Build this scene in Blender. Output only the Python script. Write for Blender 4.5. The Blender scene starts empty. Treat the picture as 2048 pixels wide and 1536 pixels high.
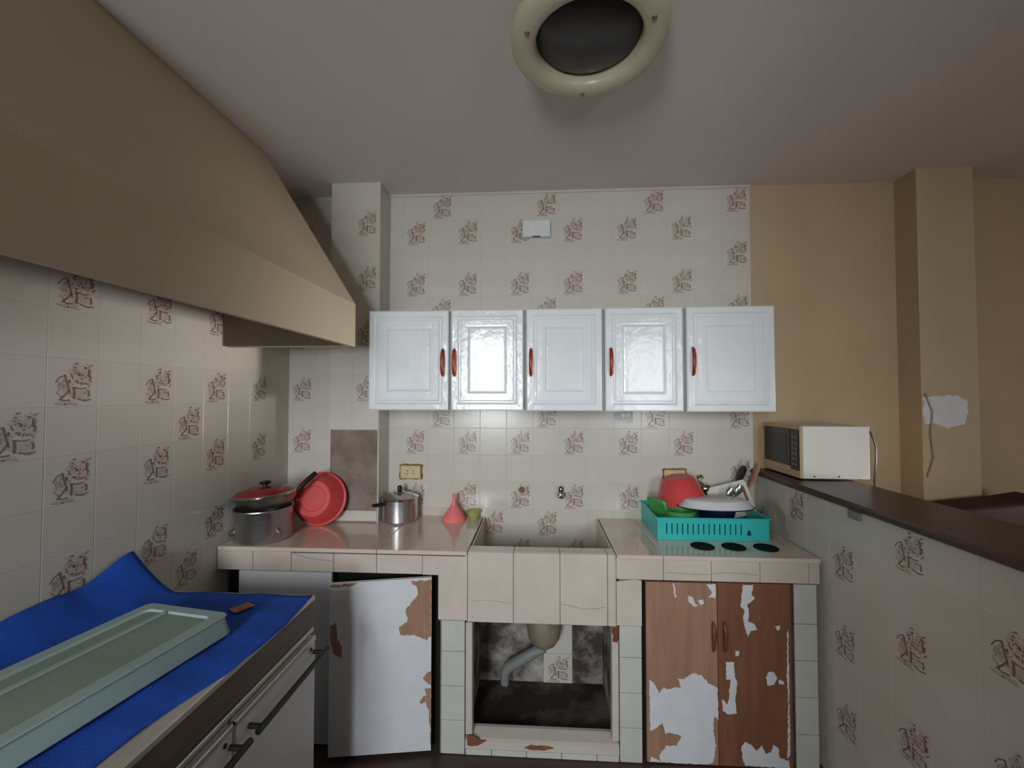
import bpy, math, random
from mathutils import Vector, Matrix
S = bpy.context.scene
COL = S.collection
random.seed(7)
PI = math.pi

# ------------------------------------------------------------ camera
EYE = 1.55
F_PX = 860.0
yaw, pitch = math.atan(51 / F_PX), math.atan(23 / F_PX)
cam_d = bpy.data.cameras.new('camera')
cam_d.sensor_fit = 'HORIZONTAL'; cam_d.sensor_width = 36.0
cam_d.lens = F_PX / 2048 * 36.0
cam_d.clip_start = 0.02
cam = bpy.data.objects.new('camera', cam_d); COL.objects.link(cam)
cam.location = (0, 0, EYE)
cam.rotation_euler = (PI / 2 + pitch, 0, yaw)
S.camera = cam

# ------------------------------------------------------------ world, daylight through the windows, exposure
W = bpy.data.worlds.new('world'); S.world = W; W.use_nodes = True
bg = W.node_tree.nodes['Background']
bg.inputs[0].default_value = (0.75, 0.86, 1.0, 1); bg.inputs[1].default_value = 0.2
YW = -2.6                                   # wall behind the camera holding the windows
WIN = [(-1.15, -0.42, 1.05, 2.62), (1.38, 2.10, 1.05, 2.62)]
XE = 3.0                                    # end wall of the next room, with a low window
SIDE = (1.65, 2.15, 0.78, 1.24)
def area(name, loc, sx, sy, power, col, rot):
    l = bpy.data.lights.new(name, 'AREA'); l.shape = 'RECTANGLE'; l.size = sx; l.size_y = sy
    l.energy = power; l.color = col
    o = bpy.data.objects.new(name, l); COL.objects.link(o); o.location = loc; o.rotation_euler = rot
    return o
for i, (a, b, c, d) in enumerate(WIN):
    area('window_daylight', ((a + b) / 2, YW - 0.03, (c + d) / 2), (b - a) - .06, (d - c) - .06, (82, 31)[i], (0.92, 0.97, 1.0), (PI / 2, 0, 0)).data.spread = math.radians(150)
sl = area('window_daylight', (XE + .02, (SIDE[0] + SIDE[1]) / 2, (SIDE[2] + SIDE[3]) / 2), SIDE[3] - SIDE[2] - .06, SIDE[1] - SIDE[0] - .06, 2.1, (1.0, .93, .90), (0, PI / 2 + math.radians(9), 0))
sl.data.spread = math.radians(27)
S.view_settings.view_transform = 'Standard'; S.view_settings.look = 'None'
S.view_settings.exposure = 0.0; S.view_settings.gamma = 1.0; S.view_settings.use_curve_mapping = False

# ------------------------------------------------------------ helpers: materials
def srgb(r, g, b):
    f = lambda c: (c / 255 / 12.92) if c / 255 <= .04045 else ((c / 255 + .055) / 1.055) ** 2.4
    return (f(r), f(g), f(b), 1)
def mat(name, col, rough=.5, metal=0, var=.06, scale=8, bump=0, bscale=60, col2=None, lo=.35, hi=.65, stretch=None,
        trans=0, alpha=1, coat=0, spec=.5, emit=0):
    m = bpy.data.materials.new(name); m.use_nodes = True
    n = m.node_tree.nodes; L = m.node_tree.links; p = n['Principled BSDF']
    tc = n.new('ShaderNodeTexCoord'); mp = n.new('ShaderNodeMapping')
    L.new(tc.outputs['Object'], mp.inputs[0])
    if stretch: mp.inputs['Scale'].default_value = stretch
    ns = n.new('ShaderNodeTexNoise'); ns.inputs['Scale'].default_value = scale; ns.inputs['Detail'].default_value = 5
    ns.inputs['Roughness'].default_value = .6
    L.new(mp.outputs[0], ns.inputs['Vector'])
    rp = n.new('ShaderNodeValToRGB'); e = rp.color_ramp.elements
    e[0].position, e[1].position = lo, hi
    c = col if len(col) == 4 else (*col, 1)
    e[0].color = tuple(x * (1 - var) for x in c[:3]) + (1,)
    e[1].color = col2 if col2 else tuple(min(1, x * (1 + var)) for x in c[:3]) + (1,)
    L.new(ns.outputs[0], rp.inputs[0]); L.new(rp.outputs[0], p.inputs['Base Color'])
    p.inputs['Roughness'].default_value = rough; p.inputs['Metallic'].default_value = metal
    p.inputs['Specular IOR Level'].default_value = spec
    if trans: p.inputs['Transmission Weight'].default_value = trans
    if alpha < 1: p.inputs['Alpha'].default_value = alpha
    if coat: p.inputs['Coat Weight'].default_value = coat; p.inputs['Coat Roughness'].default_value = .08
    if bump:
        nb = n.new('ShaderNodeTexNoise'); nb.inputs['Scale'].default_value = bscale; nb.inputs['Detail'].default_value = 3
        L.new(mp.outputs[0], nb.inputs['Vector'])
        bm = n.new('ShaderNodeBump'); bm.inputs['Strength'].default_value = bump; bm.inputs['Distance'].default_value = .004
        L.new(nb.outputs[0], bm.inputs['Height']); L.new(bm.outputs[0], p.inputs['Normal'])
    return m
M = {}
M['tile'] = mat('glazed_tile', srgb(206, 202, 192), .22, var=.03, scale=3, bump=.05, bscale=14)
M['grout'] = mat('grout', srgb(200, 195, 183), .8, var=.06, scale=30)
M['ink'] = mat('print_ink', srgb(128, 108, 98), .3, var=.15, scale=40)
M['ink2'] = mat('print_ink_light', srgb(166, 148, 137), .25, var=.12, scale=40)
M['wash'] = mat('print_wash', srgb(194, 181, 171), .2, var=.05, scale=50)
M['ftile'] = mat('counter_tile', srgb(208, 197, 186), .3, var=.05, scale=9, bump=.06, bscale=30)
M['wtile'] = mat('pier_tile', srgb(198, 200, 192), .3, var=.04, scale=10)
M['slab'] = mat('polished_worktop', srgb(220, 201, 186), .14, var=.05, scale=7, bump=.03, bscale=12, coat=.5)
M['cement'] = mat('bare_cement', srgb(128, 112, 104), .9, var=.3, scale=9, bump=.4, bscale=50, col2=srgb(150, 138, 128), lo=.3, hi=.72)
M['grime'] = mat('grimy_plaster', srgb(112, 98, 90), .9, var=.55, scale=7, bump=.5, bscale=30, col2=srgb(196, 190, 182), lo=.42, hi=.72)
M['grimefloor'] = mat('grimy_floor', srgb(58, 48, 44), .9, var=.4, scale=5, bump=.4, bscale=30, col2=srgb(120, 112, 104), lo=.5, hi=.8)
M['crack'] = mat('crack_line', srgb(70, 60, 52), .9)
M['jointshade'] = mat('dark_joint_and_shade', srgb(24, 19, 17), .95)  # near-black of the open joint, also the painted shade inside the cupboards
M['ceil'] = mat('ceiling_paint', srgb(224, 216, 213), .9, var=.02, scale=2, bump=.05, bscale=120)
M['yellow'] = mat('ochre_wall_paint', srgb(190, 166, 134), .8, var=.04, scale=3, bump=.05, bscale=100)
M['brownpaint'] = mat('brown_wall_paint', srgb(122, 100, 80), .8, var=.04, scale=3)
M['pinkpaint'] = mat('pale_wall_paint', srgb(196, 176, 146), .8, var=.03, scale=3, bump=.05, bscale=100)
M['plaster'] = mat('white_filler', srgb(225, 226, 228), .85, var=.04, scale=20, bump=.3, bscale=60)
M['floor'] = mat('floor_tile', srgb(92, 66, 60), .5, var=.25, scale=7, col2=srgb(70, 60, 56))
M['hood'] = mat('hood_paint', srgb(182, 169, 144), .55, var=.03, scale=3, bump=.04, bscale=60)
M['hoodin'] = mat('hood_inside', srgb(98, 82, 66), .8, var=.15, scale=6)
M['gloss'] = mat('gloss_white_paint', srgb(228, 233, 236), .2, var=.02, scale=4, bump=.5, bscale=24, coat=.15)
M['carcass'] = mat('cabinet_carcass', srgb(150, 146, 140), .6, var=.1)
M['hred'] = mat('handle_redwood', srgb(140, 52, 34), .3, var=.25, scale=30, stretch=(1, 1, .2))
M['white'] = mat('white_enamel', srgb(222, 224, 226), .35, var=.03)
M['doorwhite'] = mat('chalky_white_paint', srgb(216, 219, 224), .5, var=.04, scale=12, bump=.1, bscale=80)
M['wood1'] = mat('pale_plywood', srgb(160, 122, 98), .65, var=.14, scale=9, stretch=(3, 3, .35), bump=.2, bscale=60)
M['wood2'] = mat('brown_plywood', srgb(126, 82, 58), .65, var=.16, scale=9, stretch=(3, 3, .35), bump=.2, bscale=60)
M['hwood'] = mat('handle_wood', srgb(110, 62, 40), .45, var=.2, scale=20)
M['frame'] = mat('worn_frame_paint', srgb(206, 200, 190), .6, var=.05, scale=16, col2=srgb(196, 188, 178), bump=.3, bscale=60)
M['ledge'] = mat('dark_wood_ledge', srgb(62, 38, 33), .35, var=.25, scale=6, stretch=(4, .4, 4))
M['alu'] = mat('aluminium', srgb(190, 190, 192), .3, metal=1, var=.1, scale=14, stretch=(1, 1, 8), bump=.08, bscale=40)
M['steel'] = mat('polished_steel', srgb(190, 188, 184), .16, metal=1, var=.06)
M['chrome'] = mat('tap_chrome', srgb(150, 150, 152), .14, metal=1)
M['burnt'] = mat('sooty_steel', srgb(120, 110, 104), .35, metal=.9, var=.5, scale=12, col2=srgb(170, 160, 150))
M['black'] = mat('black_plastic', srgb(22, 20, 22), .4, var=.2)
M['matblack'] = mat('matt_black_rubber', srgb(20, 19, 26), .8, var=.2, spec=.15)
M['redlid'] = mat('red_enamel', srgb(140, 22, 34), .2, var=.1)
M['pink'] = mat('coral_plastic', srgb(214, 72, 74), .4, var=.05)
M['funnel'] = mat('pink_plastic', srgb(240, 128, 126), .4, var=.04)
M['yellowjam'] = mat('yellow_contents', srgb(214, 186, 34), .4, var=.1, scale=40)
M['bowlgl'] = mat('patterned_bowl_glass', srgb(190, 196, 130), .2, var=.2, scale=60, col2=srgb(150, 170, 90))
M['teal'] = mat('turquoise_plastic', srgb(52, 190, 186), .35, var=.05)
M['green'] = mat('green_plastic', srgb(70, 150, 76), .4, var=.06)
M['whitepl'] = mat('white_plastic', srgb(214, 210, 202), .45, var=.03)
M['navy'] = mat('navy_enamel', srgb(20, 22, 48), .25, var=.1)
M['woodsp'] = mat('spatula_wood', srgb(186, 136, 112), .6, var=.1, scale=20)
M['film'] = mat('clear_film', srgb(150, 158, 140), .25, var=.15, scale=10, bump=.8, bscale=25, alpha=.26)
M['tape'] = mat('clear_tape', srgb(235, 238, 238), .12, var=.04, bump=.6, bscale=70, alpha=.55)
M['cream'] = mat('cream_plastic', srgb(206, 188, 142), .45, var=.05, scale=20)
M['creamlamp'] = mat('cream_lamp_plastic', srgb(198, 190, 164), .3, var=.06, scale=6)
M['glass'] = mat('smoked_glass', srgb(36, 30, 28), .3, var=.3, scale=8)
M['glue'] = mat('brown_filler', srgb(128, 100, 66), .9, var=.3, scale=60)
M['mwbeige'] = mat('microwave_beige', srgb(198, 172, 140), .45, var=.04)
M['mwwhite'] = mat('microwave_white', srgb(222, 222, 214), .4, var=.02)
M['mwdark'] = mat('microwave_door', srgb(40, 40, 42), .2, var=.1)
M['mwpanel'] = mat('microwave_panel', srgb(24, 23, 24), .3)
M['legend'] = mat('panel_legend', srgb(170, 165, 155), .5)
M['blue'] = mat('blue_cloth', srgb(14, 74, 176), .85, var=.1, scale=30, bump=.3, bscale=260)
M['tray'] = mat('grey_green_plastic', srgb(150, 172, 168), .4, var=.05, scale=5)
M['traydark'] = mat('grey_green_floor', srgb(128, 146, 132), .45, var=.06, scale=5)
M['woodgrain'] = mat('woodgrain_laminate', srgb(96, 84, 74), .4, var=.25, scale=8, stretch=(6, .5, 6))
M['trim'] = mat('brushed_trim', srgb(196, 192, 184), .35, metal=.6, var=.1)
M['tagpaper'] = mat('printed_tag', srgb(196, 150, 132), .7, var=.2, scale=60, col2=srgb(150, 80, 70))
M['pvc'] = mat('grey_pipe', srgb(128, 134, 132), .5, var=.1)
M['drain'] = mat('drain_bowl', srgb(136, 124, 106), .6, var=.25, scale=12)
M['sofa'] = mat('dark_brown_fabric', srgb(60, 34, 30), .8, var=.2, scale=12)
M['cable'] = mat('cable', srgb(40, 32, 28), .5)
M['cablew'] = mat('pale_cable', srgb(170, 160, 138), .6)

# ------------------------------------------------------------ helpers: meshes
class MB:
    def __init__(s): s.v = []; s.f = []; s.m = []
    def add(s, vs, fs, mi=0):
        b = len(s.v); s.v += [tuple(x) for x in vs]; s.f += [tuple(i + b for i in f) for f in fs]; s.m += [mi] * len(fs); return s
    def box(s, x0, x1, y0, y1, z0, z1, mi=0, bev=0.0):
        if bev <= 0:
            vs = [(x, y, z) for x in (x0, x1) for y in (y0, y1) for z in (z0, z1)]
            return s.add(vs, [(0, 1, 3, 2), (4, 6, 7, 5), (0, 4, 5, 1), (2, 3, 7, 6), (0, 2, 6, 4), (1, 5, 7, 3)], mi)
        c = ((x0 + x1) / 2, (y0 + y1) / 2, (z0 + z1) / 2); h = ((x1 - x0) / 2, (y1 - y0) / 2, (z1 - z0) / 2)
        b = min(bev, min(h) * .9); vs = []; idx = {}
        for sx in (-1, 1):
            for sy in (-1, 1):
                for sz in (-1, 1):
                    for ax in range(3):
                        p = []
                        for k, sg in enumerate((sx, sy, sz)):
                            p.append(c[k] + sg * (h[k] if k == ax else h[k] - b))
                        idx[(sx, sy, sz, ax)] = len(vs); vs.append(p)
        fs = []
        for ax in range(3):
            o = [k for k in range(3) if k != ax]
            for sg in (-1, 1):
                q = []
                for a, bb in ((-1, -1), (1, -1), (1, 1), (-1, 1)):
                    t = [0, 0, 0]; t[ax] = sg; t[o[0]] = a; t[o[1]] = bb; q.append(idx[(*t, ax)])
                fs.append(q)
            for a in (-1, 1):
                for bb in (-1, 1):
                    q = []
                    for e, k in ((-1, o[0]), (1, o[0]), (1, o[1]), (-1, o[1])):
                        t = [0, 0, 0]; t[ax] = e; t[o[0]] = a; t[o[1]] = bb; q.append(idx[(*t, k)])
                    fs.append(q)
        for sx in (-1, 1):
            for sy in (-1, 1):
                for sz in (-1, 1): fs.append([idx[(sx, sy, sz, k)] for k in range(3)])
        return s.add(vs, fs, mi)
    def prism(s, pts, y0, y1, mi=0, axis='y'):
        """polygon given in two coordinates, extruded along an axis"""
        n = len(pts)
        def P(a, b, t): return {'y': (a, t, b), 'x': (t, a, b), 'z': (a, b, t)}[axis]
        vs = [P(a, b, y0) for a, b in pts] + [P(a, b, y1) for a, b in pts]
        fs = [tuple(range(n)), tuple(range(2 * n - 1, n - 1, -1))] + [(i, (i + 1) % n, n + (i + 1) % n, n + i) for i in range(n)]
        return s.add(vs, fs, mi)
    def lathe(s, prof, c=(0, 0, 0), n=32, mi=0, sx=1, sy=1, cap=True, mt=None):
        vs = []; fs = []
        for r, z in prof:
            for k in range(n):
                a = 2 * PI * k / n; vs.append(Vector((r * sx * math.cos(a), r * sy * math.sin(a), z)))
        for i in range(len(prof) - 1):
            for k in range(n):
                k2 = (k + 1) % n; fs.append((i * n + k, i * n + k2, (i + 1) * n + k2, (i + 1) * n + k))
        if cap:
            if prof[0][0] > 1e-5: fs.append(tuple(range(n - 1, -1, -1)))
            if prof[-1][0] > 1e-5: b = (len(prof) - 1) * n; fs.append(tuple(range(b, b + n)))
        if mt: vs = [mt @ v for v in vs]
        vs = [(v[0] + c[0], v[1] + c[1], v[2] + c[2]) for v in vs]
        return s.add(vs, fs, mi)
    def tube(s, pts, r, n=8, mi=0, flat=1.0):
        pts = [Vector(p) for p in pts]; rr = r if isinstance(r, (list, tuple)) else [r] * len(pts)
        vs = []; fs = []; up = None
        for i, p in enumerate(pts):
            d = (pts[min(i + 1, len(pts) - 1)] - pts[max(i - 1, 0)]).normalized()
            if up is None:
                up = Vector((0, 0, 1)) if abs(d.z) < .9 else Vector((0, -1, 0))
            a = d.cross(up).normalized(); b = a.cross(d).normalized(); up = b
            for k in range(n):
                t = 2 * PI * k / n; vs.append(p + a * rr[i] * math.cos(t) + b * rr[i] * flat * math.sin(t))
        for i in range(len(pts) - 1):
            for k in range(n):
                k2 = (k + 1) % n; fs.append((i * n + k, i * n + k2, (i + 1) * n + k2, (i + 1) * n + k))
        fs.append(tuple(range(n - 1, -1, -1))); b = (len(pts) - 1) * n; fs.append(tuple(range(b, b + n)))
        return s.add(vs, fs, mi)
    def grid(s, rows, mi=0, two=False):
        b = len(s.v); nr, nc = len(rows), len(rows[0])
        for r in rows: s.v += [tuple(p) for p in r]
        for i in range(nr - 1):
            for j in range(nc - 1):
                s.f.append((b + i * nc + j, b + i * nc + j + 1, b + (i + 1) * nc + j + 1, b + (i + 1) * nc + j)); s.m.append(mi)
        return s
    def xf(s, mt): s.v = [tuple(mt @ Vector(v)) for v in s.v]; return s
    def mesh(s, name, mats, smooth=None):
        me = bpy.data.meshes.new(name); me.from_pydata(s.v, [], s.f)
        for m in (mats if isinstance(mats, (list, tuple)) else [mats]): me.materials.append(M[m])
        me.polygons.foreach_set('material_index', s.m)
        import bmesh
        bm = bmesh.new(); bm.from_mesh(me); bmesh.ops.recalc_face_normals(bm, faces=bm.faces[:]); bm.to_mesh(me); bm.free()
        if smooth is not None:
            me.polygons.foreach_set('use_smooth', [True] * len(me.polygons)); me.set_sharp_from_angle(angle=math.radians(smooth))
        me.update(); return me
    def build(s, name, mats, parent=None, smooth=None, loc=None):
        """verts are world coordinates; the object's origin goes to loc (or its parent's origin)"""
        o0 = Vector(loc) if loc is not None else (WP(parent) if parent else Vector((0, 0, 0)))
        s.v = [(v[0] - o0.x, v[1] - o0.y, v[2] - o0.z) for v in s.v]
        o = bpy.data.objects.new(name, s.mesh(name, mats, smooth)); COL.objects.link(o)
        if parent: o.parent = parent; o.location = o0 - WP(parent)
        else: o.location = o0
        return o
def WP(o):
    p = Vector((0, 0, 0))
    while o: p += o.location; o = o.parent
    return p
def tag(o, label, cat, group=None):
    o['label'] = label; o['category'] = cat
    if group: o['group'] = group
    return o
def thing(name, loc, label, cat, group=None):
    o = bpy.data.objects.new(name, None); COL.objects.link(o); o.location = loc; o.empty_display_size = .05
    return tag(o, label, cat, group)
def struct(o, label=None):
    o['kind'] = 'structure'
    if label: o['label'] = label
    return o
def inst(name, me, parent, loc, rz=0, sc=(1, 1, 1)):
    o = bpy.data.objects.new(name, me); COL.objects.link(o); o.parent = parent
    o.location = Vector(loc) - WP(parent); o.rotation_euler = (0, 0, rz); o.scale = sc
    return o
def solidify(o, t, off=-1):
    md = o.modifiers.new('thick', 'SOLIDIFY'); md.thickness = t; md.offset = off; return o
def subsurf(o, n=1):
    md = o.modifiers.new('sub', 'SUBSURF'); md.levels = n; md.render_levels = n; return o
def jag(poly, amp, step):
    out = []
    for i, a in enumerate(poly):
        b = poly[(i + 1) % len(poly)]; d = math.hypot(b[0] - a[0], b[1] - a[1]); n = max(1, int(d / step))
        for k in range(n):
            t = k / n; out.append((a[0] + (b[0] - a[0]) * t + random.uniform(-amp, amp), a[1] + (b[1] - a[1]) * t + random.uniform(-amp, amp)))
    return out

# ------------------------------------------------------------ room shell
XL, YB, ZC = -1.455, 2.434, 2.715
floor = struct(MB().box(XL - .1, XE + .1, YW - .1, YB + .1, -.08, 0).build('floor', 'floor'), 'dark reddish brown floor')
ceiling = struct(MB().box(XL - .1, XE + .1, YW - .1, YB + .1, ZC, ZC + .1).build('ceiling', 'ceil'), 'plain off-white ceiling')
wb = MB().box(XL - .1, XE + .1, YB, YB + .1, 0, ZC)
wall_back = struct(wb.build('wall_back', 'yellow'), 'back wall, tiled over the sink and ochre painted to the right')
wr = MB().box(XE, XE + .1, YW, SIDE[0], 0, ZC).box(XE, XE + .1, SIDE[1], YB, 0, ZC)
wr.box(XE, XE + .1, SIDE[0], SIDE[1], 0, SIDE[2]).box(XE, XE + .1, SIDE[0], SIDE[1], SIDE[3], ZC)
struct(wr.build('wall_right', 'pinkpaint'), 'pale far wall of the next room')
w = MB()
for y0, y1, z0, z1 in ((SIDE[0], SIDE[0] + .03, SIDE[2], SIDE[3]), (SIDE[1] - .03, SIDE[1], SIDE[2], SIDE[3]), (SIDE[0], SIDE[1], SIDE[2], SIDE[2] + .03), (SIDE[0], SIDE[1], SIDE[3] - .03, SIDE[3])):
    w.box(XE - .015, XE + .015, y0, y1, z0, z1)
struct(w.build('window_3', 'white'))
struct(MB().box(XL - .1, XL, YW, -.3, 0, ZC).build('wall_passage', 'brownpaint'))
wall_left = struct(MB().box(XL - .1, XL, -.3, YB, 0, ZC).build('wall_left', 'tile'), 'left wall with printed tiles under the hood')
rear = MB(); xs = [XL - .1]
for a, b, c, d in WIN: xs += [a, b]
xs.append(XE + .1)
for i in range(0, len(xs), 2): rear.box(xs[i], xs[i + 1], YW - .1, YW, 0, ZC)
for a, b, c, d in WIN: rear.box(a, b, YW - .1, YW, 0, c); rear.box(a, b, YW - .1, YW, d, ZC)
struct(rear.build('wall_rear', 'brownpaint'))
struct(MB().box(.0, .95, -1.0, -.9, 0, ZC).box(XL, .0, -1.0, -.9, 2.25, ZC).box(.95, XE, -1.0, -.9, 2.25, ZC).build('light_blocking_wall', 'brownpaint'), 'added unseen wall and header holding back the window light')  # unseen wall and header, added to keep window light off the near surfaces
for i, (a, b, c, d) in enumerate(WIN):
    w = MB()
    for x0, x1, z0, z1 in ((a, a + .03, c, d), (b - .03, b, c, d), (a, b, c, c + .03), (a, b, d - .03, d), ((a + b) / 2 - .02, (a + b) / 2 + .02, c, d)):
        w.box(x0, x1, YW - .015, YW + .015, z0, z1)
    struct(w.build('window_%d' % (i + 1), 'white'))

# pilaster by the hood, pilaster beyond the ledge
pil = MB().box(-1.121, -.859, 2.276, YB, 0, ZC).build('pilaster', 'cement', wall_back)
grb = MB().box(XL, 1.172, YB - .0066, YB, .60, ZC).build('grout_bed', 'grout', wall_back)
grp = MB().box(-1.126, -.854, 2.2709, 2.277, 1.365, ZC)
grp.box(-.860, -.8534, 2.2745, YB, .87, ZC); grp.box(-1.1266, -1.120, 2.2745, YB, .87, ZC)
grp.build('grout_bed', 'grout', wall_back)
pr = MB().box(1.94, 2.215, 2.297, YB, 0, ZC).build('pier', 'pinkpaint', wall_back)
pp = jag([(1.945, 1.545), (2.09, 1.552), (2.15, 1.53), (2.165, 1.47), (2.14, 1.41), (2.06, 1.385), (2.0, 1.405), (1.95, 1.41)], .006, .02)
MB().prism(pp, 2.2945, 2.2975).build('filler_patch', 'plaster', wall_back)
cv = [(1.955, 2.291, 1.56), (1.985, 2.29, 1.47), (1.975, 2.288, 1.36), (1.985, 2.286, 1.24), (1.955, 2.288, 1.14)]
tag(MB().tube(cv, .004, 6).build('cable', 'cablew'), 'thin pale cable hanging beside the white filler patch on the pier', 'cable')
# cornice line where tiles meet the ceiling
MB().box(-.857, 1.175, YB - .014, YB, ZC - .014, ZC).build('tile_top_trim', 'ftile', wall_back)

# ------------------------------------------------------------ tiles
TS = .15
def tile_base(mb, h=TS / 2 - .0005, b=.0014):
    t = .0025
    vs = []
    for hh, y in ((h, .006), (h, .0007), (h - b, 0)):
        vs += [(-hh, y, -hh), (hh, y, -hh), (hh, y, hh), (-hh, y, hh)]
    fs = [(8, 9, 10, 11), (0, 1, 2, 3)]
    for l in (0, 4):
        for k in range(4): fs.append((l + k, l + (k + 1) % 4, l + 4 + (k + 1) % 4, l + 4 + k))
    return mb.add(vs, fs, 0)
me_plain = tile_base(MB()).mesh('plain_tile', ['tile'])
def motif(seed):
    """printed country scene: cottage gable, tree, wall and foliage in brown strokes over a pink wash"""
    R = random.Random(seed); mb = tile_base(MB())
    sc = .128; ox, oz = -.064, -.070
    def pt(u, v): return (ox + u * sc, oz + v * sc * 1.06)
    def poly(ps, y, mi):
        mb.add([(pt(*p)[0], y, pt(*p)[1]) for p in ps], [tuple(range(len(ps)))], mi)
    def stroke(ps, w, mi=1, y=-.0006):
        for i in range(len(ps) - 1):
            a = Vector(pt(*ps[i])); b = Vector(pt(*ps[i + 1])); d = b - a
            if d.length < 1e-6: continue
            n = Vector((-d.y, d.x)).normalized() * w * sc * .42
            w2 = n * .75
            mb.add([(a.x - n.x, y, a.y - n.y), (a.x + n.x, y, a.y + n.y), (b.x + w2.x, y, b.y + w2.y), (b.x - w2.x, y, b.y - w2.y)], [(0, 1, 2, 3)], mi)
    for cx, cy, rx, ry in ((.30, .42, .17, .18), (.62, .28, .27, .14), (.66, .62, .24, .17), (.78, .80, .14, .10), (.50, .76, .14, .10), (.35, .05, .26, .05)):
        poly([(cx + rx * R.uniform(.75, 1.1) * math.cos(k * PI / 5), cy + ry * R.uniform(.75, 1.1) * math.sin(k * PI / 5)) for k in range(10)], -.0003 - .00004 * R.random(), 3)
    # gable and leaning tree
    stroke([(.10, .50), (.18, .62), (.30, .68)], .035); stroke([(.30, .69), (.34, .52), (.40, .34), (.41, .26)], .055)
    stroke([(.41, .36), (.30, .22), (.22, .14)], .05); stroke([(.12, .30), (.20, .22), (.26, .13)], .03, 2)
    stroke([(.50, .42), (.52, .30), (.51, .14)], .075); stroke([(.52, .40), (.66, .38), (.80, .40)], .04)
    stroke([(.84, .34), (.87, .24), (.84, .18)], .06); stroke([(.60, .14), (.76, .10), (.92, .13)], .045)
    stroke([(.18, .13), (.30, .10), (.44, .12)], .04); stroke([(.08, .05), (.22, .01), (.40, .03), (.58, .0)], .035, 2)
    stroke([(.30, .03), (.34, .01)], .05)
    stroke([(.52, .95), (.60, .97)], .05); stroke([(.84, .90), (.95, .95)], .06, 2)
    stroke([(.86, .84), (.84, .72), (.90, .64), (.86, .56)], .06)
    for k in range(46):                                  # foliage
        u = R.uniform(.38, .92); v = R.uniform(.46, .88)
        if v > .55 + (u - .1) * .8: continue
        a = R.uniform(0, PI); l = R.uniform(.03, .08)
        stroke([(u, v), (u + l * math.cos(a), v + l * math.sin(a))], R.uniform(.025, .05), 1 if R.random() < .55 else 2)
    for k in range(30):
        u = R.uniform(.10, .90); v = R.uniform(.08, .46); a = R.uniform(-.5, .5); l = R.uniform(.03, .09)
        stroke([(u, v), (u + l * math.cos(a), v + l * math.sin(a))], R.uniform(.015, .03), 2)
    for k in range(14):
        a = R.uniform(.9, 1.5); u = R.uniform(.14, .40); v = R.uniform(.30, .62); stroke([(u, v), (u + .07 * math.cos(a), v + .07 * math.sin(a))], .018, 2)
    for k in range(12):
        u = R.uniform(.45, .88); v = R.uniform(.82, .96); stroke([(u, v), (u + .04, v + R.uniform(-.03, .03))], .025, 2)
    return mb.mesh('printed_tile', ['tile', 'ink', 'ink2', 'wash'])
me_print = [motif(k) for k in range(3)]
def put(parent, loc, printed, rz=0, sx=1, sz=1):
    me = random.choice(me_print) if printed else me_plain
    return inst('printed_tile' if printed else 'tile', me, parent, loc, rz, (sx, 1, sz))
ZR = [2.64 - .15 * j for j in range(14)]
def printed_back(i, j):
    """i: column from X=-.70, j: row from the ceiling"""
    if i == 12: return j % 2 == 0 and j != 4 or j == 4
    if i % 2 == 0: return j % 2 == 1
    return j % 4 == 0 and (i % 4 == 1 or (i == 3 and j == 12))
SUNKEN = set()
for j, z in enumerate(ZR):
    for i in range(-1, 13):
        x = -.70 + .15 * i; yf = YB - .0075
        if z < .80 and not (-.32 < x < .35): continue
        sx = 1
        if i == -1: x, sx = -.8155, .0805 / .15
        if z < .9 and (x < -.38 or x > .35): continue
        put(wall_back, (x, yf, z), printed_back(i, j) and i >= 0, 0, sx)
# pilaster front, its cheeks, recess left of it
for j, z in enumerate(ZR[:9]):
    put(wall_back, (-.928, 2.270, z + (-.02 if False else 0)), j % 2 == 1, 0, .145 / .15)
    put(wall_back, (-1.0635, 2.270, z), False, 0, .125 / .15)
for j, z in enumerate(ZR[:12]):
    put(wall_back, (-.8525, 2.353, z), False, PI / 2, .158 / .15)
    put(wall_back, (-1.368, YB - .0075, z), j % 2 == 1, 0, 1)
    put(wall_back, (-1.208, YB - .0075, z), False, 0, .166 / .15)
    put(wall_back, (-1.1275, 2.353, z), False, -PI / 2, .158 / .15)
put(wall_back, (-.99, 2.2705, .905), False, 0, .26 / .15, .055 / .15)
# left wall
MB().box(XL, XL + .0066, -.02, YB - .008, .74, ZC).build('grout_bed', 'grout', wall_left)
for j, z in enumerate(ZR):
    if z < .74: continue
    for i in range(-2, 15):
        y = 2.16 - .15 * i; sx = 1
        if i == -2: y, sx = 2.4085, .04 / .15
        pr_ = (i % 2 == 0 and j % 2 == 1) or (i % 4 == 3 and j % 4 == 0)
        put(wall_left, (XL + .0075, y, z), pr_ and i >= 0, PI / 2, sx)

# ------------------------------------------------------------ half wall with the dark wooden ledge
XR = 1.185
half = MB().box(XR + .0062, 1.44, -.9, YB, 0, 1.1245).build('wall_divider', 'yellow')
struct(half, 'half-height divider wall, printed tiles on the kitchen side')
MB().box(XR + .0010, XR + .0066, -.9, YB - .008, 0, 1.118).build('grout_bed', 'grout', half)
for i in range(0, 15):
    y = 1.765 - .15 * (i - 4)
    for j in range(8):
        z = 1.05 - .15 * j; sz = 1
        if y > 1.85 and z < .88: continue
        if z < .05: z, sz = .0375, .5
        k = i - 4
        pr_ = (k % 4 == 0 and j % 2 == 1) or (k % 4 == 2 and j % 2 == 0)
        put(half, (XR, y, z), pr_, -PI / 2, 1, sz)
lg = MB().box(1.155, 1.475, -.9, YB - .002, 1.1262, 1.154, bev=.008).build('wooden_ledge', 'ledge', loc=(1.3, .8, 1.1262))
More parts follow.
